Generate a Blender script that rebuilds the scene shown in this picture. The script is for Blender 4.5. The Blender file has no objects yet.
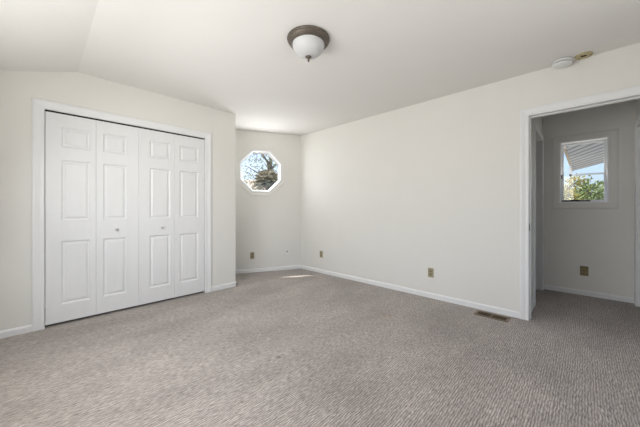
import bpy, bmesh, math, random
from mathutils import Vector, Matrix
from mathutils.geometry import tessellate_polygon

random.seed(7)
S = bpy.context.scene
C = S.collection
V = Vector
R = math.radians

# ------------------------------------------------------------------ camera
cam = bpy.data.cameras.new('camera')
cam.sensor_width = 36.0
cam.lens = 36.0 * 273.4 / 640.0
cam.shift_y = -0.0081
cam.clip_start = 0.02
cam.clip_end = 300
co = bpy.data.objects.new('camera', cam)
C.objects.link(co)
co.location = (0, 0, 1.107)
co.rotation_euler = (R(90), 0, R(-45.9))
S.camera = co

# ------------------------------------------------------------------ sky, sun, daylight, exposure
S.view_settings.view_transform = 'Standard'
S.view_settings.look = 'None'
S.view_settings.exposure = 0.06
S.view_settings.gamma = 1.0
S.view_settings.use_curve_mapping = False

w = bpy.data.worlds.new('sky')
S.world = w
w.use_nodes = True
nt = w.node_tree
nt.nodes.clear()
sky = nt.nodes.new('ShaderNodeTexSky')
sky.sky_type = 'NISHITA'
sky.sun_disc = False
sky.sun_elevation = R(62)
sky.sun_rotation = R(-15)
sky.air_density = 0.7
sky.dust_density = 3.0
bg = nt.nodes.new('ShaderNodeBackground')
bg.inputs['Strength'].default_value = 0.32
wo = nt.nodes.new('ShaderNodeOutputWorld')
nt.links.new(sky.outputs[0], bg.inputs[0])
nt.links.new(bg.outputs[0], wo.inputs[0])

sun = bpy.data.lights.new('sun', 'SUN')
sun.energy = 6.5
sun.angle = R(0.53)
sun.color = (1.0, 0.96, 0.9)
so = bpy.data.objects.new('sun', sun)
C.objects.link(so)
so.location = (0, 8, 12)
so.rotation_euler = V((0.2, -0.763, -1.76)).to_track_quat('-Z', 'Y').to_euler()


def daylight(name, loc, direction, sx, sy, power, color=(1, 0.99, 0.972)):
    l = bpy.data.lights.new(name, 'AREA')
    l.shape = 'RECTANGLE'
    l.size, l.size_y = sx, sy
    l.energy = power
    l.color = color
    o = bpy.data.objects.new(name, l)
    C.objects.link(o)
    o.location = loc
    o.rotation_euler = V(direction).to_track_quat('-Z', 'Z').to_euler()
    return o


# daylight through the two large windows behind the camera, the hall window and the octagon
daylight('daylight_left_near', (-0.34, 0.8, 1.40), (1, 0, 0), 1.2, 1.15, 16.5)
daylight('daylight_left_ground', (-0.30, 2.1, 1.25), (1, 0.08, 1.2), 1.2, 0.9, 12)
daylight('daylight_left_sky', (-0.30, 2.0, 1.40), (1, 0, -0.8), 1.2, 1.0, 21)
daylight('daylight_back_ground', (1.3, -1.20, 1.25), (-0.1, 1, 0.9), 1.8, 1.2, 7).data.spread = R(110)
daylight('daylight_octagon', (2.718, 4.073, 1.752), (-0.417, -0.909, 0), 0.5, 0.5, 9.5, (0.97, 0.985, 1))
daylight('daylight_hall', (4.935, 0.017, 1.58), (-1, 0, 0.8), 0.36, 0.7, 1.0, (1, 0.94, 0.86))


# ------------------------------------------------------------------ materials
def mat(name, col, rough=0.6, metal=0.0, spec=0.4):
    m = bpy.data.materials.new(name)
    m.use_nodes = True
    b = m.node_tree.nodes['Principled BSDF']
    b.inputs['Base Color'].default_value = (*col, 1)
    b.inputs['Roughness'].default_value = rough
    b.inputs['Metallic'].default_value = metal
    b.inputs['Specular IOR Level'].default_value = spec
    return m


def noisy(name, c1, c2, scale=8, rough=0.6, metal=0.0, bump=0.0, bscale=200, stretch=(1, 1, 1), detail=4, spec=0.3, lo=0.3, hi=0.7):
    m = mat(name, c1, rough, metal, spec)
    n = m.node_tree.nodes
    l = m.node_tree.links
    b = n['Principled BSDF']
    tc = n.new('ShaderNodeTexCoord')
    mp = n.new('ShaderNodeMapping')
    mp.inputs['Scale'].default_value = stretch
    l.new(tc.outputs['Object'], mp.inputs[0])
    no = n.new('ShaderNodeTexNoise')
    no.inputs['Scale'].default_value = scale
    no.inputs['Detail'].default_value = detail
    l.new(mp.outputs[0], no.inputs['Vector'])
    r = n.new('ShaderNodeValToRGB')
    r.color_ramp.elements[0].position = lo
    r.color_ramp.elements[1].position = hi
    r.color_ramp.elements[0].color = (*c1, 1)
    r.color_ramp.elements[1].color = (*c2, 1)
    l.new(no.outputs[0], r.inputs[0])
    l.new(r.outputs[0], b.inputs['Base Color'])
    if bump:
        n2 = n.new('ShaderNodeTexNoise')
        n2.inputs['Scale'].default_value = bscale
        n2.inputs['Detail'].default_value = 3
        l.new(mp.outputs[0], n2.inputs['Vector'])
        bp = n.new('ShaderNodeBump')
        bp.inputs['Strength'].default_value = bump
        bp.inputs['Distance'].default_value = 0.004
        l.new(n2.outputs[0], bp.inputs['Height'])
        l.new(bp.outputs[0], b.inputs['Normal'])
    return m


M = {}
M['wall'] = noisy('warm_white_wall_paint', (0.79, 0.775, 0.735), (0.80, 0.785, 0.745), 3, 0.6, bump=0.06, bscale=90)
M['ceiling'] = noisy('white_ceiling_paint', (0.80, 0.785, 0.755), (0.81, 0.795, 0.765), 3, 0.8, bump=0.10, bscale=70)
M['trim'] = noisy('white_trim_paint', (0.82, 0.82, 0.82), (0.84, 0.84, 0.84), 5, 0.4, bump=0.02, bscale=150)
M['door'] = noisy('white_door_paint', (0.80, 0.80, 0.80), (0.82, 0.82, 0.82), 4, 0.42, bump=0.05, bscale=60, stretch=(6, 6, 0.6))
M['halltrim'] = M['trim']
M['dark'] = mat('dark_cavity', (0.012, 0.011, 0.01), 0.8)
M['bronze'] = noisy('brushed_bronze', (0.12, 0.10, 0.08), (0.18, 0.155, 0.13), 30, 0.45, 0.6, stretch=(1, 1, 6))
M['shade'] = mat('frosted_white_glass', (0.60, 0.60, 0.60), 0.55, 0, 0.3)
M['tan'] = noisy('tan_plastic', (0.36, 0.31, 0.21), (0.40, 0.345, 0.24), 20, 0.45)
M['tandark'] = mat('dark_tan_plastic', (0.24, 0.20, 0.12), 0.5)
M['brown'] = noisy('brown_plastic', (0.20, 0.15, 0.075), (0.25, 0.19, 0.10), 20, 0.5)
M['olive'] = noisy('olive_plastic', (0.25, 0.21, 0.09), (0.31, 0.26, 0.12), 20, 0.5)
M['plastic'] = mat('white_plastic', (0.80, 0.80, 0.79), 0.4)
M['nickel'] = mat('satin_nickel', (0.62, 0.60, 0.57), 0.32, 0.9)
M['brassdark'] = mat('darkened_brass', (0.07, 0.05, 0.035), 0.45, 0.5)
M['brass'] = noisy('aged_brass', (0.22, 0.16, 0.09), (0.32, 0.24, 0.14), 60, 0.4, 0.7)
M['grille'] = noisy('brown_register_metal', (0.17, 0.125, 0.085), (0.24, 0.18, 0.12), 25, 0.45, 0.3)
M['bracketmetal'] = noisy('yellowed_metal', (0.46, 0.38, 0.20), (0.62, 0.55, 0.36), 30, 0.5, 0.2)
M['vinyl'] = mat('white_vinyl', (0.86, 0.87, 0.88), 0.35)
M['latch'] = mat('dark_latch', (0.05, 0.05, 0.055), 0.5)

gm = bpy.data.materials.new('clear_glass')
gm.use_nodes = True
n = gm.node_tree.nodes
n.clear()
tr = n.new('ShaderNodeBsdfTransparent')
tr.inputs[0].default_value = (0.96, 0.98, 0.98, 1)
gl = n.new('ShaderNodeBsdfGlossy')
gl.inputs['Roughness'].default_value = 0.02
mx = n.new('ShaderNodeMixShader')
o_ = n.new('ShaderNodeOutputMaterial')
mx.inputs[0].default_value = 0.05
gm.node_tree.links.new(tr.outputs[0], mx.inputs[1])
gm.node_tree.links.new(gl.outputs[0], mx.inputs[2])
gm.node_tree.links.new(mx.outputs[0], o_.inputs[0])
M['glass'] = gm


SPOTS = [((1.249, 1.636), 0.03, (0.7, 0.68, 0.66)), ((2.07, 1.81), 0.03, (0.75, 0.73, 0.7)), ((2.49, 1.468), 0.11, (1.0, 0.95, 0.87)), ((1.23, 1.06), 0.35, (0.9, 0.89, 0.89))]


def carpet():
    m = mat('grey_beige_carpet', (0.4, 0.36, 0.33), 0.95, 0, 0.1)
    n = m.node_tree.nodes
    l = m.node_tree.links
    b = n['Principled BSDF']
    b.inputs['Sheen Weight'].default_value = 0.15
    tc = n.new('ShaderNodeTexCoord')

    def noise(scale, stretch, detail=3, rot=0.0):
        mp = n.new('ShaderNodeMapping')
        mp.inputs['Scale'].default_value = stretch
        mp.inputs['Rotation'].default_value = (0, 0, rot)
        l.new(tc.outputs['Object'], mp.inputs[0])
        t = n.new('ShaderNodeTexNoise')
        t.inputs['Scale'].default_value = scale
        t.inputs['Detail'].default_value = detail
        l.new(mp.outputs[0], t.inputs['Vector'])
        return t

    def ramp(src, a, b_, c1, c2):
        r = n.new('ShaderNodeValToRGB')
        r.color_ramp.elements[0].position = a
        r.color_ramp.elements[1].position = b_
        r.color_ramp.elements[0].color = (c1, c1, c1, 1)
        r.color_ramp.elements[1].color = (c2, c2, c2, 1)
        l.new(src.outputs[0], r.inputs[0])
        return r

    def mul(a, b_):
        x = n.new('ShaderNodeMixRGB')
        x.blend_type = 'MULTIPLY'
        x.inputs[0].default_value = 1
        l.new(a.outputs[0], x.inputs[1])
        l.new(b_.outputs[0], x.inputs[2])
        return x

    base = n.new('ShaderNodeRGB')
    base.outputs[0].default_value = (0.43, 0.383, 0.352, 1)
    loops = noise(1.0, (27, 140, 1), 2, R(3))           # loops laid in rows
    fine = noise(1.0, (120, 220, 1), 2)
    patch = noise(1.0, (1.3, 2.6, 1), 3, R(20))        # traffic and vacuum marks
    mid = noise(1.0, (6, 16, 1), 3, R(10))
    mpw = n.new('ShaderNodeMapping')
    l.new(tc.outputs['Object'], mpw.inputs[0])
    mpw.inputs['Scale'].default_value = (0.32, 1, 1)
    wv = n.new('ShaderNodeTexWave')                    # the rows themselves
    wv.bands_direction = 'Y'
    wv.inputs['Scale'].default_value = 25
    wv.inputs['Distortion'].default_value = 5.0
    wv.inputs['Detail'].default_value = 2
    wv.inputs['Detail Scale'].default_value = 2.2
    l.new(mpw.outputs[0], wv.inputs['Vector'])
    x = mul(base, ramp(loops, 0.36, 0.64, 0.70, 1.20))
    x = mul(x, ramp(wv, 0.15, 0.85, 0.70, 1.20))
    x = mul(x, ramp(fine, 0.3, 0.7, 0.82, 1.12))
    x = mul(x, ramp(patch, 0.33, 0.67, 0.87, 1.10))
    x = mul(x, ramp(mid, 0.3, 0.7, 0.93, 1.05))
    # small worn dents and one faint stain, fixed spots in the pile
    for (px, py), rad, dark in SPOTS:
        mp = n.new('ShaderNodeMapping')
        mp.inputs['Location'].default_value = (-px / rad, -py / rad, 0)
        mp.inputs['Scale'].default_value = (1 / rad, 1 / rad, 0)
        l.new(tc.outputs['Object'], mp.inputs[0])
        ln = n.new('ShaderNodeVectorMath')
        ln.operation = 'LENGTH'
        l.new(mp.outputs[0], ln.inputs[0])
        r = n.new('ShaderNodeValToRGB')
        r.color_ramp.elements[0].color = (*dark, 1)
        r.color_ramp.elements[1].color = (1, 1, 1, 1)
        r.color_ramp.elements[0].position = 0.2
        l.new(ln.outputs['Value'], r.inputs[0])
        x = mul(x, r)
    l.new(x.outputs[0], b.inputs['Base Color'])
    bp = n.new('ShaderNodeBump')
    bp.inputs['Strength'].default_value = 0.8
    bp.inputs['Distance'].default_value = 0.006
    l.new(loops.outputs[0], bp.inputs['Height'])
    l.new(bp.outputs[0], b.inputs['Normal'])
    return m


M['carpet'] = carpet()


# ------------------------------------------------------------------ mesh helpers
def link(name, bm, m, parent=None, smooth=False, bevel=0.0):
    bmesh.ops.recalc_face_normals(bm, faces=bm.faces[:])
    me = bpy.data.meshes.new(name)
    bm.to_mesh(me)
    bm.free()
    if isinstance(m, (list, tuple)):
        for q in m:
            me.materials.append(q)
    else:
        me.materials.append(m)
    if smooth:
        for p in me.polygons:
            p.use_smooth = True
    o = bpy.data.objects.new(name, me)
    C.objects.link(o)
    if parent:
        o.parent = parent
    if bevel:
        md = o.modifiers.new('bevel', 'BEVEL')
        md.width = bevel
        md.segments = 2
        md.limit_method = 'ANGLE'
    return o


def empty(name, loc=(0, 0, 0), rz=0.0, parent=None):
    o = bpy.data.objects.new(name, None)
    C.objects.link(o)
    o.location = loc
    o.rotation_euler = (0, 0, rz)
    o.empty_display_size = 0.1
    if parent:
        o.parent = parent
    return o


def tag(o, label=None, cat=None, group=None, kind=None):
    if label: o['label'] = label
    if cat: o['category'] = cat
    if group: o['group'] = group
    if kind: o['kind'] = kind
    return o


def struct(o):
    o['kind'] = 'structure'
    return o


def box(bm, lo, hi, T=None):
    r = bmesh.ops.create_cube(bm, size=1.0)
    lo, hi = V(lo), V(hi)
    for v in r['verts']:
        v.co = V((lo[i] + (v.co[i] + 0.5) * (hi[i] - lo[i]) for i in range(3)))
        if T is not None:
            v.co = T @ v.co
    return r['verts']


def lathe(bm, prof, seg=48, T=None):
    rings = []
    for r, z in prof:
        ring = []
        for k in range(seg):
            a = 2 * math.pi * k / seg
            p = V((r * math.cos(a), r * math.sin(a), z))
            ring.append(bm.verts.new(T @ p if T is not None else p))
        rings.append(ring)
    for a, b in zip(rings, rings[1:]):
        for k in range(seg):
            bm.faces.new((a[k], a[(k + 1) % seg], b[(k + 1) % seg], b[k]))
    bm.faces.new(rings[0])
    bm.faces.new(rings[-1])


def plane_frame(origin, s_dir, n_dir):
    """local (s, n, z) -> world: s along the wall, n out of its visible face, z up"""
    s_dir, n_dir = V(s_dir).normalized(), V(n_dir).normalized()
    m = Matrix.Identity(4)
    for i in range(3):
        m[i][0] = s_dir[i]
        m[i][1] = n_dir[i]
        m[i][2] = (0, 0, 1)[i]
        m[i][3] = V(origin)[i]
    return m


def slab(bm, outer, holes, n0, n1, T=None):
    """polygon in (s, z) with holes, given depth from n0 to n1"""
    loops = [[V((p[0], p[1], 0)) for p in lp] for lp in [outer] + list(holes)]
    flat = [p for lp in loops for p in lp]
    tris = tessellate_polygon(loops)

    def mk(nv):
        out = []
        for p in flat:
            q = V((p.x, nv, p.y))
            out.append(bm.verts.new(T @ q if T is not None else q))
        return out
    a, b = mk(n0), mk(n1)
    for t in tris:
        for vs in (a, b):
            try:
                bm.faces.new([vs[i] for i in t])
            except ValueError:
                pass
    k = 0
    for lp in loops:
        c = len(lp)
        for i in range(c):
            j = (i + 1) % c
            bm.faces.new((a[k + i], a[k + j], b[k + j], b[k + i]))
        k += c


def sweep(bm, path, prof, closed, T=None):
    """mitred moulding: path of (s, z) points, profile of (outward offset, n)"""
    P = [V((p[0], p[1])) for p in path]
    c = len(P)
    rings = []
    for i in range(c):
        if closed or 0 < i < c - 1:
            d0 = (P[i] - P[i - 1]).normalized()
            d1 = (P[(i + 1) % c] - P[i]).normalized()
            n0, n1 = V((-d0.y, d0.x)), V((-d1.y, d1.x))
            mm = (n0 + n1)
            mm = mm / mm.dot(n0)
        else:
            d = (P[1] - P[0]).normalized() if i == 0 else (P[-1] - P[-2]).normalized()
            mm = V((-d.y, d.x))
        ring = []
        for off, nv in prof:
            q = P[i] + mm * off
            q3 = V((q.x, nv, q.y))
            ring.append(bm.verts.new(T @ q3 if T is not None else q3))
        rings.append(ring)
    m = len(prof)
    rng = range(c) if closed else range(c - 1)
    for i in rng:
        a, b = rings[i], rings[(i + 1) % c]
        for k in range(m):
            bm.faces.new((a[k], a[(k + 1) % m], b[(k + 1) % m], b[k]))
    if not closed:
        bm.faces.new(rings[0])
        bm.faces.new(rings[-1])


def rect(s0, z0, s1, z1):
    return [(s0, z0), (s1, z0), (s1, z1), (s0, z1)]


def octagon(cs, cz, r):
    """regular octagon with a flat top, r = half of the distance between flats"""
    R_ = r / math.cos(R(22.5))
    return [(cs + R_ * math.cos(R(22.5 + 45 * k)), cz + R_ * math.sin(R(22.5 + 45 * k))) for k in range(8)]


CEIL = 2.445
CREASE = 0.272
SLOPE = 0.338
XL, YB = -0.38, -1.30          # left and back wall faces
XR = 3.38                      # right wall face
YC = 3.576                     # closet wall face
XH = 4.84                      # hall end wall face


def ceil_z(x):
    return CEIL if x >= CREASE else CEIL - SLOPE * (CREASE - x)


# ------------------------------------------------------------------ floor, ceiling, walls
# plan of the house corner: follows the outer faces of the walls
PLAN = [(XL - 0.12, YB - 0.12), (4.98, YB - 0.12), (4.98, 1.92), (3.50, 1.92), (3.50, 3.86), (1.96, 4.563), (1.85, 4.38), (XL - 0.12, 4.38)]


def flat_slab(bm, plan, z0, z1, holes=()):
    slab(bm, plan, holes, z0, z1, Matrix(((1, 0, 0, 0), (0, 0, 1, 0), (0, 1, 0, 0), (0, 0, 0, 1))))


bm = bmesh.new()
flat_slab(bm, PLAN, -0.12, 0)
struct(link('floor', bm, M['carpet']))

bm = bmesh.new()
flat_slab(bm, [(CREASE, PLAN[0][1])] + PLAN[1:7] + [(CREASE, 4.38)], CEIL, CEIL + 0.14)
slab(bm, [(XL - 0.12, ceil_z(XL - 0.12)), (CREASE, CEIL), (CREASE, CEIL + 0.14), (XL - 0.12, ceil_z(XL - 0.12) + 0.14)], [], PLAN[0][1], 4.38)
bmesh.ops.remove_doubles(bm, verts=bm.verts[:], dist=1e-4)
struct(link('ceiling', bm, M['ceiling']))

# closet wall (faces -Y): opening for the bifold doors
OX0, OX1, OH = 0.043, 1.524, 2.022
Tc = plane_frame((0, YC, 0), (1, 0, 0), (0, -1, 0))
bm = bmesh.new()
outer = [(XL, 0), (OX0 - 0.018, 0), (OX0 - 0.018, OH + 0.018), (OX1 + 0.018, OH + 0.018), (OX1 + 0.018, 0), (1.96, 0), (1.96, CEIL), (CREASE, CEIL), (XL, ceil_z(XL))]
slab(bm, outer, [], -0.11, 0, Tc)
struct(link('wall_closet', bm, M['wall']))
# the closet's side return, its back, and the angled wall with the octagonal window
bm = bmesh.new()
box(bm, (1.85, YC + 0.11, 0), (1.96, 4.38, CEIL))
struct(link('wall_return', bm, M['wall']))
bm = bmesh.new()
slab(bm, [(XL, 0), (1.85, 0), (1.85, CEIL), (CREASE, CEIL), (XL, ceil_z(XL))], [], 4.28, 4.38)
struct(link('wall_closet_back', bm, M['wall']))

FD = V((-0.909, 0.417, 0)).normalized()
FN = V((-0.417, -0.909, 0)).normalized()
FP = V((3.376, 3.770, 0))
Tf = plane_frame(FP, FD, FN)
OC = (0.724, 1.752)
bm = bmesh.new()
slab(bm, rect(-0.06, 0, 1.57, CEIL), [octagon(*OC, 0.362)], -0.13, 0, Tf)
struct(link('wall_far', bm, M['wall']))

# right wall (faces -X) with the doorway
DY0, DY1, DH = -0.405, 0.398, 2.022
Tr = plane_frame((XR, 0, 0), (0, 1, 0), (-1, 0, 0))
bm = bmesh.new()
outer = [(YB, 0), (DY0 - 0.02, 0), (DY0 - 0.02, DH + 0.02), (DY1 + 0.02, DH + 0.02), (DY1 + 0.02, 0), (3.80, 0), (3.80, CEIL), (YB, CEIL)]
slab(bm, outer, [], -0.12, 0, Tr)
struct(link('wall_right', bm, M['wall']))

# left wall and back wall, behind the camera, each with a large window
Tl = plane_frame((XL, 0, 0), (0, 1, 0), (1, 0, 0))
LW = (0.25, 0.72, 2.75, 1.98)
bm = bmesh.new()
slab(bm, rect(YB - 0.12, 0, 4.40, ceil_z(XL)), [rect(*LW)], -0.12, 0, Tl)
struct(link('wall_left', bm, M['wall']))
Tb = plane_frame((0, YB, 0), (1, 0, 0), (0, 1, 0))
BW = (0.2, 0.55, 2.5, 2.12)
bm = bmesh.new()
slab(bm, [(XL, 0), (XR + 0.12, 0), (XR + 0.12, CEIL), (CREASE, CEIL), (XL, ceil_z(XL))], [rect(*BW)], -0.12, 0, Tb)
struct(link('wall_back', bm, M['wall']))

# the hall beyond the doorway
HW = (-0.21, 1.178, 0.244, 1.985)
Th = plane_frame((XH, 0, 0), (0, 1, 0), (-1, 0, 0))
bm = bmesh.new()
slab(bm, rect(YB - 0.12, 0, 1.92, CEIL), [rect(*HW)], -0.14, 0, Th)
struct(link('wall_hall_end', bm, M['wall']))
HLY, HRY = 0.420, -0.426
HLX = (3.985, 4.735)
HRX = (3.93, 4.70)
Thl = plane_frame((0, HLY, 0), (1, 0, 0), (0, -1, 0))
bm = bmesh.new()
slab(bm, [(3.5, 0), (HLX[0] - 0.02, 0), (HLX[0] - 0.02, 2.042), (HLX[1] + 0.02, 2.042), (HLX[1] + 0.02, 0), (XH, 0), (XH, CEIL), (3.5, CEIL)], [], -0.12, 0, Thl)
struct(link('wall_hall_left', bm, M['wall']))
Thr = plane_frame((0, HRY, 0), (1, 0, 0), (0, 1, 0))
bm = bmesh.new()
slab(bm, [(3.5, 0), (HRX[0] - 0.02, 0), (HRX[0] - 0.02, 2.042), (HRX[1] + 0.02, 2.042), (HRX[1] + 0.02, 0), (XH, 0), (XH, CEIL), (3.5, CEIL)], [], -0.12, 0, Thr)
struct(link('wall_hall_right', bm, M['wall']))
bm = bmesh.new()
box(bm, (3.5, 1.80, 0), (XH, 1.92, CEIL))
struct(link('wall_side_room', bm, M['wall']))
bm = bmesh.new()
box(bm, (3.5, YB - 0.12, 0), (XH, YB, CEIL))
struct(link('wall_hall_back', bm, M['wall']))

# ------------------------------------------------------------------ baseboards
BH, BT = 0.062, 0.013
BPROF = [(0, 0), (BT, 0), (BT, BH - 0.014), (BT * 0.55, BH - 0.004), (0.003, BH), (0, BH)]


def baseboard(name, T, runs):
    bm = bmesh.new()
    for s0, s1 in runs:
        e = []
        for s in (s0, s1):
            e.append([bm.verts.new(T @ V((s, nv, z))) for nv, z in BPROF])
        k = len(BPROF)
        for i in range(k):
            bm.faces.new((e[0][i], e[0][(i + 1) % k], e[1][(i + 1) % k], e[1][i]))
        bm.faces.new(e[0])
        bm.faces.new(e[1])
    return struct(link(name, bm, M['trim']))


CW = 0.080       # closet casing width
DW = 0.072       # doorway casing width
Tret = plane_frame((1.96, 0, 0), (0, 1, 0), (1, 0, 0))
baseboard('baseboard_closet', Tc, [(XL, OX0 - CW), (OX1 + CW + 0.002, 1.96 + BT)])
baseboard('baseboard_return', Tret, [(YC - BT, 4.40)])
baseboard('baseboard_far', Tf, [(0.004, 1.54)])
baseboard('baseboard_right', Tr, [(YB, DY0 - DW), (DY1 + DW, 3.768)])
baseboard('baseboard_left', Tl, [(YB, YC)])
baseboard('baseboard_back', Tb, [(XL, XR)])
baseboard('baseboard_hall_end', Th, [(HRY, HLY)])
baseboard('baseboard_hall_left', Thl, [(3.50, HLX[0] - 0.065)])
baseboard('baseboard_hall_right', Thr, [(3.50, HRX[0] - 0.065)])

# ------------------------------------------------------------------ casings
CPROF = lambda wd: [(0, 0), (0, 0.011), (wd * 0.12, 0.014), (wd * 0.30, 0.012), (wd * 0.42, 0.013), (wd * 0.75, 0.019), (wd * 0.96, 0.019), (wd, 0.014), (wd, 0)]


def door_trim(name, T, s0, s1, head, wd, depth, mats=None, both=False, stop=None):
    """U-shaped casing on the face plus the jamb lining through the wall"""
    bm = bmesh.new()
    sweep(bm, [(s0, 0), (s0, head), (s1, head), (s1, 0)], CPROF(wd), False, T)
    jt = 0.018
    for lo, hi in (((s0 - jt, -depth, 0), (s0, 0.001, head + jt)), ((s1, -depth, 0), (s1 + jt, 0.001, head + jt)), ((s0, -depth, head), (s1, 0.001, head + jt))):
        box(bm, lo, hi, T)
    if stop is not None:
        st = 0.011
        for lo, hi in (((s0, stop - 0.035, 0), (s0 + st, stop, head)), ((s1 - st, stop - 0.035, 0), (s1, stop, head)), ((s0 + st, stop - 0.035, head - st), (s1 - st, stop, head))):
            box(bm, lo, hi, T)
    if both:
        T2 = T @ Matrix.Translation((0, -depth, 0)) @ Matrix.Diagonal((1, -1, 1, 1))
        sweep(bm, [(s0, 0), (s0, head), (s1, head), (s1, 0)], CPROF(wd), False, T2)
    return struct(link(name, bm, M['trim']))


t1 = door_trim('trim_1', Tc, OX0, OX1, OH, CW, 0.11)
t2 = door_trim('trim_2', Tr, DY0, DY1, DH, DW, 0.12, stop=-0.045)
t3 = door_trim('trim_3', Thl, HLX[0], HLX[1], 2.022, 0.065, 0.12)
t4 = door_trim('trim_4', Thr, HRX[0], HRX[1], 2.022, 0.065, 0.12)

# latch strike on the doorway's left jamb
bm = bmesh.new()
box(bm, (3.3805, DY1 - 0.003, 0.885), (3.412, DY1 + 0.0005, 0.955))
sp = link('strike_plate', bm, M['brassdark'], t2)
sp['label'] = 'small dark brass latch strike plate'
bm = bmesh.new()
box(bm, (3.390, DY1 - 0.0032, 0.905), (3.404, DY1 - 0.0022, 0.935))
link('latch_hole', bm, M['dark'], sp)

# ------------------------------------------------------------------ closet bifold doors
def panel_leaf(s0, s1, z0, z1, panels, thick, T):
    """a moulded door leaf: flat face with sunk, raised-field panels"""
    bm = bmesh.new()
    holes = [rect(*p) for p in panels]
    slab(bm, rect(s0, z0, s1, z1), holes, -thick, 0, T)

    def ring(p, a, na, b, nb):
        o = [(p[0] + a, p[1] + a), (p[2] - a, p[1] + a), (p[2] - a, p[3] - a), (p[0] + a, p[3] - a)]
        i = [(p[0] + b, p[1] + b), (p[2] - b, p[1] + b), (p[2] - b, p[3] - b), (p[0] + b, p[3] - b)]
        vo = [bm.verts.new(T @ V((q[0], na, q[1]))) for q in o]
        vi = [bm.verts.new(T @ V((q[0], nb, q[1]))) for q in i]
        for k in range(4):
            bm.faces.new((vo[k], vo[(k + 1) % 4], vi[(k + 1) % 4], vi[k]))
        return vi
    for p in panels:
        ring(p, 0, 0, 0.012, -0.014)
        ring(p, 0.012, -0.014, 0.019, -0.014)
        vi = ring(p, 0.019, -0.014, 0.036, -0.004)
        bm.faces.new(vi)
    return bm


rows = [(0.190, 0.793), (0.990, 1.570), (1.690, 1.885)]
edges = [0.047, 0.4135, 0.7835, 1.1535, 1.521]
knob_x = {1: 0.582, 2: 1.017}
DN = -0.006       # leaf face sits just behind the wall plane
Tleaf = Tc @ Matrix.Translation((0, DN, 0))
k_ = 0
for d, (first, word) in enumerate(((0, 'left'), (2, 'right'))):
    root = empty('door_%d' % (d + 1), (edges[first], YC, 0))
    tag(root, 'white panelled bifold closet door, %s pair of the two' % word, 'closet door', kind='structure')
    bpy.context.view_layer.update()
    inv = Matrix.Translation((-edges[first], -YC, 0))
    for j in range(2):
        e0, e1 = edges[first + j] + 0.0008, edges[first + j + 1] - 0.0008
        if d == 1 and j == 1:
            p0, p1 = e0 + 0.060, e1 - 0.080
        elif j == 0:
            p0, p1 = e0 + 0.107, e1 - 0.044
        else:
            p0, p1 = e0 + 0.056, e1 - 0.108
        pan = [(p0, a, p1, b) for a, b in rows]
        leaf = link('door_leaf', panel_leaf(e0, e1, 0.024, 2.006, pan, 0.030, inv @ Tleaf), M['door'], root)
        if (first + j) in knob_x:
            bm = bmesh.new()
            Tk = inv @ Tleaf @ Matrix.Translation((knob_x[first + j], 0, 0.882)) @ Matrix.Rotation(R(-90), 4, 'X')
            lathe(bm, [(0.012, 0), (0.012, 0.002), (0.006, 0.004), (0.005, 0.014), (0.012, 0.018), (0.015, 0.024), (0.013, 0.030), (0.006, 0.033)], 24, Tk)
            kn = link('knob', bm, M['nickel'], leaf, smooth=True)
            kn['label'] = 'small satin metal pull knob'

# dark strip in the gap above the leaves: its shade put into the colour
bm = bmesh.new()
box(bm, (OX0 + 0.002, YC + 0.010, 2.009), (OX1 - 0.002, YC + 0.040, OH))
tk = link('door_track', bm, M['dark'], t1)
tk['label'] = 'dark metal track along the closet head'

# hall right doorway: a closed white door slab
bm = bmesh.new()
box(bm, (HRX[0] + 0.003, HRY - 0.050, 0.015), (HRX[1] - 0.003, HRY - 0.015, 2.012))
d3 = link('door_3', bm, M['door'])
tag(d3, 'closed white door at the right edge of the hall', 'door', kind='structure')

# ------------------------------------------------------------------ octagonal window
wroot = tag(empty('window_1'), 'small octagonal window on the angled far wall', 'window', kind='structure')
bm = bmesh.new()
sweep(bm, octagon(*OC, 0.352)[::-1], [(0, 0), (0, 0.012), (0.03, 0.014), (0.055, 0.018), (0.070, 0.016), (0.072, 0)], True, Tf)
link('window_casing', bm, M['wall'], wroot)
bm = bmesh.new()
sweep(bm, octagon(*OC, 0.361)[::-1], [(-0.036, -0.125), (-0.036, -0.030), (-0.024, 0.014), (-0.018, 0.022), (0.004, 0.022), (0.008, 0.012), (0.0, -0.125)], True, Tf)
fr1 = link('window_frame', bm, M['vinyl'], wroot)
fr1['label'] = 'white octagonal frame'
bm = bmesh.new()
slab(bm, octagon(*OC, 0.326), [], -0.085, -0.079, Tf)
link('glass_pane', bm, M['glass'], wroot)

# ------------------------------------------------------------------ hall window
wroot = tag(empty('window_2'), 'small window with a view of roof and treetops, in the hall', 'window', kind='structure')
bm = bmesh.new()
sweep(bm, rect(*HW)[::-1], [(0, 0), (0, 0.014), (0.02, 0.018), (0.055, 0.018), (0.075, 0.012), (0.078, 0)], True, Th)
link('window_casing', bm, M['wall'], wroot)
bm = bmesh.new()
sweep(bm, rect(*HW)[::-1], [(-0.016, -0.138), (-0.016, 0.004), (-0.012, 0.010), (0, 0.010), (0, -0.138)], True, Th)
fr2 = link('window_frame', bm, M['vinyl'], wroot)
bm = bmesh.new()
iw = (HW[0] + 0.017, HW[1] + 0.017, HW[2] - 0.017, HW[3] - 0.017)
sweep(bm, rect(*iw)[::-1], [(-0.022, -0.132), (-0.022, -0.105), (0, -0.105), (0, -0.132)], True, Th)
sash = link('window_sash', bm, M['vinyl'], wroot)
bm = bmesh.new()
slab(bm, rect(iw[0] + 0.02, iw[1] + 0.02, iw[2] - 0.02, iw[3] - 0.02), [], -0.122, -0.116, Th)
link('glass_pane', bm, M['glass'], sash)
bm = bmesh.new()
box(bm, (-0.05, -0.100, iw[1] + 0.001), (iw[2] - 0.004, -0.040, iw[1] + 0.016), Th)
box(bm, (0.05, -0.060, iw[1] + 0.012), (0.14, -0.040, iw[1] + 0.024), Th)
cr = link('window_operator', bm, M['latch'], wroot)
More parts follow.
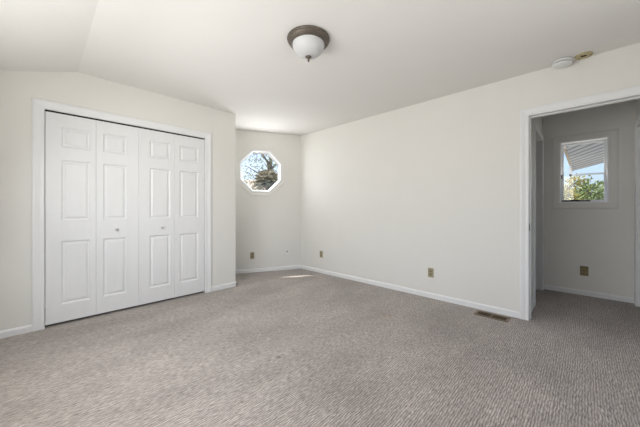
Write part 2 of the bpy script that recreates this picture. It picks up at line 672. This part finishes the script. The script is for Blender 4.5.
cr['label'] = 'dark window crank and track along the sill'
bm = bmesh.new()
box(bm, (HW[2] - 0.030, -0.045, 1.50), (HW[2] - 0.014, -0.010, 1.55), Th)
la = link('window_latch', bm, M['latch'], wroot)
la['label'] = 'dark latch at the side of the frame'


# the two windows behind the camera
def big_window(name, T, W_, label):
    root = tag(empty(name), label, 'window', kind='structure')
    bm = bmesh.new()
    sweep(bm, rect(*W_)[::-1], CPROF(0.07), True, T)
    link('window_casing', bm, M['trim'], root)
    bm = bmesh.new()
    sweep(bm, rect(*W_)[::-1], [(-0.03, -0.11), (-0.03, -0.05), (0, -0.05), (0, -0.11)], True, T)
    m_ = (W_[0] + W_[2]) / 2
    box(bm, (m_ - 0.02, -0.10, W_[1] + 0.03), (m_ + 0.02, -0.06, W_[3] - 0.03), T)
    link('window_frame', bm, M['vinyl'], root)
    bm = bmesh.new()
    for a, b in ((W_[0] + 0.028, m_ - 0.018), (m_ + 0.018, W_[2] - 0.028)):
        slab(bm, rect(a, W_[1] + 0.028, b, W_[3] - 0.028), [], -0.083, -0.077, T)
    link('glass_pane', bm, M['glass'], root)


big_window('window_3', Tl, LW, 'wide window in the left wall beside the camera')
big_window('window_4', Tb, BW, 'wide window in the wall behind the camera')

# ------------------------------------------------------------------ ceiling light
lt = tag(empty('ceiling_light', (1.485, 1.565, CEIL)), 'flush ceiling light with bronze rim and frosted glass bowl', 'ceiling light')
bm = bmesh.new()
lathe(bm, [(0.150, 0), (0.166, -0.004), (0.168, -0.010), (0.160, -0.016), (0.160, -0.020), (0.163, -0.024), (0.158, -0.032), (0.140, -0.042), (0.134, -0.048), (0.126, -0.048), (0.124, -0.030)], 64)
link('canopy_rim', bm, M['bronze'], lt, smooth=True)
bm = bmesh.new()
pr = [(0.124, -0.034)]
for k in range(0, 15):
    a = R(90 * k / 15)
    pr.append((0.126 * math.cos(a) ** 0.85, -0.042 - 0.100 * math.sin(a)))
pr.append((0.006, -0.144))
lathe(bm, pr, 64)
link('glass_shade', bm, M['shade'], lt, smooth=True)
bm = bmesh.new()
lathe(bm, [(0.006, -0.140), (0.024, -0.143), (0.025, -0.147), (0.018, -0.153), (0.008, -0.157), (0.0055, -0.166), (0.008, -0.171), (0.0075, -0.177), (0.004, -0.184), (0.001, -0.187)], 32)
link('finial', bm, M['bronze'], lt, smooth=True)

# ------------------------------------------------------------------ smoke detector and its bare mounting plate
pl = tag(empty('mounting_plate', (3.314, 0.008, CEIL)), 'yellowed bare mounting plate with dark hole on ceiling above the doorway', 'mounting plate')
bm = bmesh.new()
ring_o = [(0.058 * math.cos(2 * math.pi * k / 40), 0.058 * math.sin(2 * math.pi * k / 40)) for k in range(40)]
ring_i = [(0.004 + 0.024 * math.cos(2 * math.pi * k / 24), 0.024 * math.sin(2 * math.pi * k / 24)) for k in range(24)]
flat_slab(bm, ring_o, -0.011, 0, [ring_i])
link('plate', bm, M['bracketmetal'], pl)
bm = bmesh.new()
lathe(bm, [(0.0235, -0.0005), (0.0235, -0.005), (0.02, -0.006)], 24, Matrix.Translation((0.004, 0, 0)))
hb = link('junction_hole', bm, M['dark'], pl)
hb['label'] = 'dark opening in the middle of the plate'
for a in (40, 160, 280):
    bm = bmesh.new()
    x, y = 0.047 * math.cos(R(a)), 0.047 * math.sin(R(a))
    lathe(bm, [(0.006, -0.010), (0.006, -0.014), (0.003, -0.015)], 12, Matrix.Translation((x, y, 0)))
    link('screw', bm, M['brass'], pl)

sd = tag(empty('smoke_detector', (3.300, 0.146, CEIL)), 'round white smoke detector hanging beside its ceiling plate near the doorway', 'smoke detector')
sd.rotation_euler = (R(4), R(0), 0)
bm = bmesh.new()
lathe(bm, [(0.060, -0.004), (0.068, -0.006), (0.070, -0.012), (0.070, -0.022), (0.066, -0.024)], 48)
link('base', bm, M['plastic'], sd, smooth=False)
bm = bmesh.new()
lathe(bm, [(0.058, -0.0235), (0.058, -0.0305)], 48)
sv = link('vent_slot', bm, M['dark'], sd)
bm = bmesh.new()
lathe(bm, [(0.066, -0.0305), (0.070, -0.033), (0.069, -0.040), (0.062, -0.046), (0.040, -0.051), (0.001, -0.052)], 48)
link('cover', bm, M['plastic'], sd, smooth=False)
bm = bmesh.new()
pts = [V((0.0, -0.050, -0.010)), V((0.004, -0.070, -0.012)), V((0.006, -0.077, -0.008)), V((0.006, -0.077, 0.002))]
for p, q in zip(pts, pts[1:]):
    d_ = q - p
    T = Matrix.Translation(p) @ d_.to_track_quat('Z', 'Y').to_matrix().to_4x4()
    lathe(bm, [(0.003, -0.002), (0.003, d_.length + 0.002)], 10, T)
link('cable', bm, M['plastic'], sd)


# ------------------------------------------------------------------ outlets
def outlet(T, s, z, label, group=None):
    """duplex receptacle with its cover plate; local frame (s, n, z)"""
    root = empty('wall_outlet', T @ V((s, 0, z)))
    root.rotation_euler = T.to_euler()
    tag(root, label, 'outlet', group)
    bm = bmesh.new()
    box(bm, (-0.035, 0, -0.057), (0.035, 0.006, 0.057))
    link('cover_plate', bm, M['tan'], root, bevel=0.003)
    for dz in (-0.020, 0.020):
        bm = bmesh.new()
        lathe(bm, [(0.0165, 0.0055), (0.0165, 0.0085), (0.015, 0.009)], 24, Matrix.Translation((0, 0, dz)) @ Matrix.Rotation(R(-90), 4, 'X'))
        rc = link('receptacle', bm, M['tandark'], root)
        bm = bmesh.new()
        for ds in (-0.006, 0.006):
            box(bm, (ds - 0.001, 0.0088, dz - 0.001), (ds + 0.001, 0.0094, dz + 0.008))
        link('slot', bm, M['dark'], rc)
    bm = bmesh.new()
    lathe(bm, [(0.003, 0.006), (0.003, 0.0072), (0.002, 0.0076)], 12, Matrix.Rotation(R(-90), 4, 'X'))
    link('screw', bm, M['brass'], root)
    return root


outlet(Tr, 1.368, 0.312, 'tan wall outlet near the middle of the long right wall')
outlet(Tr, 3.243, 0.322, 'tan wall outlet on right wall close to the far corner')
outlet(Tf, 0.874, 0.291, 'tan wall outlet below the octagonal window, beside the closet corner')

cp = empty('cable_plate', Tf @ V((0.264, 0, 0.318)))
cp.rotation_euler = Tf.to_euler()
tag(cp, 'white cable jack plate on angled wall right of octagonal window', 'wall plate')
bm = bmesh.new()
box(bm, (-0.035, 0, -0.057), (0.035, 0.006, 0.057))
link('cover_plate', bm, M['plastic'], cp, bevel=0.003)
bm = bmesh.new()
lathe(bm, [(0.012, 0.0055), (0.012, 0.010), (0.006, 0.010), (0.006, 0.018), (0.004, 0.019)], 20, Matrix.Translation((-0.008, 0, 0.008)) @ Matrix.Rotation(R(-90), 4, 'X'))
jk = link('jack', bm, M['latch'], cp)
jk['label'] = 'dark round cable jack'

ho = empty('wall_outlet', Th @ V((0.007, 0, 0.311)))
ho.rotation_euler = Th.to_euler()
tag(ho, 'brown double outlet low on the hall wall under the window', 'outlet')
bm = bmesh.new()
box(bm, (-0.039, 0, -0.060), (0.039, 0.006, 0.060))
link('cover_plate', bm, M['brown'], ho, bevel=0.003)
for ds, mm in ((-0.019, 'olive'), (0.019, 'tandark')):
    for dz in (-0.020, 0.020):
        bm = bmesh.new()
        lathe(bm, [(0.0165, 0.0055), (0.0165, 0.0085), (0.015, 0.009)], 24, Matrix.Translation((ds, 0, dz)) @ Matrix.Rotation(R(-90), 4, 'X'))
        link('receptacle', bm, M[mm], ho)

# ------------------------------------------------------------------ floor register
vr = tag(empty('floor_register', (3.240, 0.687, 0)), 'brown metal floor register in the carpet beside the doorway casing', 'floor vent')
bm = bmesh.new()
HXr, HYr = 0.075, 0.150
slab(bm, rect(-HXr, -HYr, HXr, HYr), [rect(-HXr + 0.022, -HYr + 0.022, HXr - 0.022, -0.005), rect(-HXr + 0.022, 0.005, HXr - 0.022, HYr - 0.022)], 0, 0.006, Matrix.Rotation(R(90), 4, 'X') @ Matrix.Diagonal((1, -1, 1, 1)))
for v in bm.verts:
    v.co.z = abs(v.co.z) + 0.001
link('register_frame', bm, M['grille'], vr, bevel=0.0015)
bm = bmesh.new()
box(bm, (-HXr + 0.015, -HYr + 0.015, 0.0005), (HXr - 0.015, HYr - 0.015, 0.0015))
vw = link('duct_opening', bm, M['dark'], vr)
vw['label'] = 'dark duct opening under the slats'
for y0, y1 in ((-HYr + 0.02, -0.003), (0.003, HYr - 0.02)):
    for k in range(4):
        x = -HXr + 0.036 + k * 0.026
        bm = bmesh.new()
        Ts = Matrix.Translation((x, 0, 0.004)) @ Matrix.Rotation(R(35), 4, 'Y')
        box(bm, (-0.003, y0, -0.0012), (0.003, y1, 0.0012), Ts)
        link('slat', bm, M['grille'], vr)

# ------------------------------------------------------------------ outdoors
GZ = -3.0
M['ground'] = noisy('dry_grass', (0.22, 0.22, 0.19), (0.32, 0.31, 0.28), 0.6, 0.95, bump=0.2, bscale=5)
bm = bmesh.new()
box(bm, (-60, -60, GZ - 0.3), (60, 60, GZ))
struct(link('ground', bm, M['ground']))


def leaf_mat(name, c1, c2):
    m = noisy(name, c1, c2, 3.0, 0.55, spec=0.3)
    return m


M['bark'] = noisy('bark', (0.10, 0.075, 0.05), (0.20, 0.16, 0.12), 6, 0.9, bump=0.5, bscale=30)
M['leaf_dark'] = leaf_mat('dark_green_leaves', (0.05, 0.085, 0.03), (0.16, 0.20, 0.08))
M['leaf_green'] = leaf_mat('green_leaves', (0.09, 0.15, 0.035), (0.26, 0.31, 0.09))
M['leaf_olive'] = leaf_mat('grey_olive_leaves', (0.28, 0.31, 0.18), (0.52, 0.54, 0.36))  # olive leaves paled: haze of the overexposed view put into the colour
M['leaf_frond'] = leaf_mat('olive_brown_fronds', (0.28, 0.26, 0.17), (0.48, 0.42, 0.30))
M['leaf_yellow'] = leaf_mat('yellow_leaves', (0.30, 0.27, 0.06), (0.48, 0.40, 0.11))


def tube(bm, pts, radii, seg=8):
    rings = []
    for i, p in enumerate(pts):
        d = (pts[min(i + 1, len(pts) - 1)] - pts[max(i - 1, 0)]).normalized()
        q = d.to_track_quat('Z', 'Y')
        rings.append([bm.verts.new(p + q @ V((radii[i] * math.cos(2 * math.pi * k / seg), radii[i] * math.sin(2 * math.pi * k / seg), 0))) for k in range(seg)])
    for a, b in zip(rings, rings[1:]):
        for k in range(seg):
            bm.faces.new((a[k], a[(k + 1) % seg], b[(k + 1) % seg], b[k]))
    bm.faces.new(rings[0])
    bm.faces.new(rings[-1])


def leaf(bm, p, d, ln, wd):
    d = d.normalized()
    side = d.cross(V((random.uniform(-1, 1), random.uniform(-1, 1), random.uniform(-1, 1)))).normalized()
    up = side.cross(d)
    a = bm.verts.new(p)
    m1 = bm.verts.new(p + d * ln * 0.45 + side * wd + up * wd * 0.4)
    m2 = bm.verts.new(p + d * ln * 0.45 - side * wd + up * wd * 0.4)
    c = bm.verts.new(p + d * ln * 0.45)
    e = bm.verts.new(p + d * ln - up * ln * 0.1)
    bm.faces.new((a, c, m1)); bm.faces.new((a, m2, c)); bm.faces.new((c, e, m1)); bm.faces.new((c, m2, e))


def tree(x, y, top, rad, m, label, cat='tree', lsize=0.16, count=2600, group=None, trunk=1.0):
    root = tag(empty('garden_tree', (x, y, GZ)), label, cat, group)
    H = top - GZ
    bm = bmesh.new()
    tube(bm, [V((0, 0, 0)), V((0.05, 0.02, H * 0.4)), V((-0.04, 0.05, H * 0.7)), V((0, 0, H * 0.9))], [q * trunk for q in (0.18, 0.14, 0.09, 0.03)])
    tips = []
    for k in range(16):
        a = k * 2.4
        z = H * (0.5 + 0.42 * k / 16)
        rr = rad * (0.95 - 0.4 * abs(k / 16 - 0.4))
        tip = V((rr * math.cos(a), rr * math.sin(a), min(z + rr * 0.35, H * 0.96)))
        tube(bm, [V((0, 0, z * 0.92)), tip * 0.5 + V((0, 0, z * 0.48)), tip], [0.06, 0.035, 0.012], 6)
        tips.append(tip)
    link('trunk', bm, M['bark'], root)
    bm = bmesh.new()
    for k in range(count):
        t = random.choice(tips)
        b_ = V((random.gauss(0, 1), random.gauss(0, 1), random.gauss(0, 0.8)))
        p = t * random.uniform(0.75, 1.02) + V((0, 0, t.z * 0.0)) + b_ * rad * 0.19
        p.z = min(t.z + b_.z * rad * 0.2, H)
        leaf(bm, p, b_ + V((0, 0, 0.2)), lsize * random.uniform(0.7, 1.3), lsize * 0.22)
    link('foliage', bm, m, root)
    return root


def frond_tree(x, y, top, label):
    """tall shaggy tree with drooping long narrow fronds"""
    root = tag(empty('palm_tree', (x, y, GZ)), label, 'tree')
    H = top - GZ
    bm = bmesh.new()
    tube(bm, [V((0, 0, 0)), V((0.05, 0, H * 0.5)), V((0, 0.03, H * 0.86))], [0.14, 0.09, 0.07], 12)
    link('trunk', bm, M['bark'], root)
    bm = bmesh.new()
    for k in range(44):
        a = k * 2.4
        el = R(78 - 100 * (k / 44))
        ln = random.uniform(0.34, 0.52)
        d = V((math.cos(a) * math.cos(el), math.sin(a) * math.cos(el), math.sin(el)))
        base = V((0, 0, H * 0.86))
        pts = [base + d * ln * t - V((0, 0, 0.45 * (t * ln) ** 2)) for t in (0.05, 0.25, 0.45, 0.65, 0.85, 1.0)]
        tube(bm, pts, [0.016, 0.014, 0.011, 0.009, 0.006, 0.003], 5)
        for i in range(1, len(pts)):
            for q in range(7):
                p = pts[i - 1].lerp(pts[i], q / 7)
                ax = (pts[i] - pts[i - 1]).normalized()
                sd_ = ax.cross(V((0, 0, 1)))
                if sd_.length < 0.05:
                    continue
                sd_.normalize()
                for s_ in (-1, 1):
                    leaf(bm, p, ax * 0.7 + sd_ * s_ - V((0, 0, 0.35)), 0.22, 0.012)
    fo = link('fronds', bm, M['leaf_frond'], root)
    return root


# seen through the octagonal window
frond_tree(4.98, 7.08, 2.74, 'shaggy dark palm seen low through the octagonal window')
tree(7.42, 10.31, 4.6, 1.3, M['leaf_olive'], 'sparse grey-trunked tree above the palm through the octagonal window', lsize=0.13, count=1800, trunk=1.6)
M['stucco'] = noisy('pink_beige_stucco', (0.60, 0.46, 0.38), (0.68, 0.54, 0.46), 3, 0.9, bump=0.3, bscale=20)
M['tile'] = noisy('faded_roof_tile', (0.50, 0.36, 0.29), (0.62, 0.48, 0.40), 6, 0.85, bump=0.5, bscale=12)
nb = tag(empty('neighbour_house', (7.6, 14.6, GZ), R(-25)), 'pinkish stucco house with faded roof beyond the octagonal window', 'house')
bm = bmesh.new()
box(bm, (-3, -2, 0), (3, 2, 4.9))
link('house_wall', bm, M['stucco'], nb)
bm = bmesh.new()
slab(bm, [(-2.4, 4.76), (2.4, 4.76), (0, 5.76)], [], -3.3, 3.3, Matrix.Rotation(R(90), 4, 'Z'))
link('roof', bm, M['tile'], nb)

# seen through the hall window: the underside of an overhanging eave, then treetops
M['soffit'] = mat('grey_soffit_boards', (0.3, 0.3, 0.32), 0.7)
n = M['soffit'].node_tree.nodes
l = M['soffit'].node_tree.links
tc = n.new('ShaderNodeTexCoord')
mp = n.new('ShaderNodeMapping')
mp.inputs['Rotation'].default_value = (0, 0, R(-22.2))
wv = n.new('ShaderNodeTexWave')
wv.bands_direction = 'Y'
wv.inputs['Scale'].default_value = 2.4
wv.inputs['Distortion'].default_value = 0.6
wv.inputs['Detail'].default_value = 2
rp = n.new('ShaderNodeValToRGB')
rp.color_ramp.elements[0].color = (0.22, 0.22, 0.24, 1)
rp.color_ramp.elements[1].color = (0.58, 0.58, 0.62, 1)
rp.color_ramp.elements[0].position = 0.02
rp.color_ramp.elements[1].position = 0.5
l.new(tc.outputs['Object'], mp.inputs[0])
l.new(mp.outputs[0], wv.inputs['Vector'])
l.new(wv.outputs[0], rp.inputs[0])
l.new(rp.outputs[0], n['Principled BSDF'].inputs['Base Color'])
M['fascia'] = noisy('tan_fascia_board', (0.52, 0.43, 0.33), (0.62, 0.52, 0.41), 4, 0.7)
ev = tag(empty('roof_eave', (5.0, 0.2, 2.02)), 'grey boarded roof overhang outside the hall window', 'roof')
bm = bmesh.new()
pts = [(0.02, 0.0), (3.9, 0.02), (0.95, -1.20), (0.02, -1.58)]
flat_slab(bm, pts, -0.02, 0.05)
link('soffit', bm, M['soffit'], ev)
bm = bmesh.new()
box(bm, (0.02, -1.62, -0.03), (0.06, 0.03, 0.05))
link('wall_batten', bm, M['vinyl'], ev)
bm = bmesh.new()
box(bm, (2.50, -0.80, -0.26), (2.54, 0.03, -0.225))
box(bm, (2.50, -0.01, -0.26), (2.54, 0.03, -0.018))
link('tie_rail', bm, M['vinyl'], ev)
bm = bmesh.new()
box(bm, (0.45, 0.0, -0.03), (3.9, 0.035, 0.16))
fb = link('fascia_board', bm, M['fascia'], ev)
fb['label'] = 'tan fascia board'

tree(12.0, 0.55, 2.40, 0.5, M['leaf_yellow'], 'yellow leafed tree left of centre in the hall window view', lsize=0.10, count=2600)
tree(13.6, -0.55, 2.20, 0.85, M['leaf_green'], 'green treetop at the right of the hall window view', lsize=0.15)
tree(17.4, 0.30, 2.15, 0.95, M['leaf_dark'], 'darker green tree behind the yellow and green ones outside', lsize=0.17)
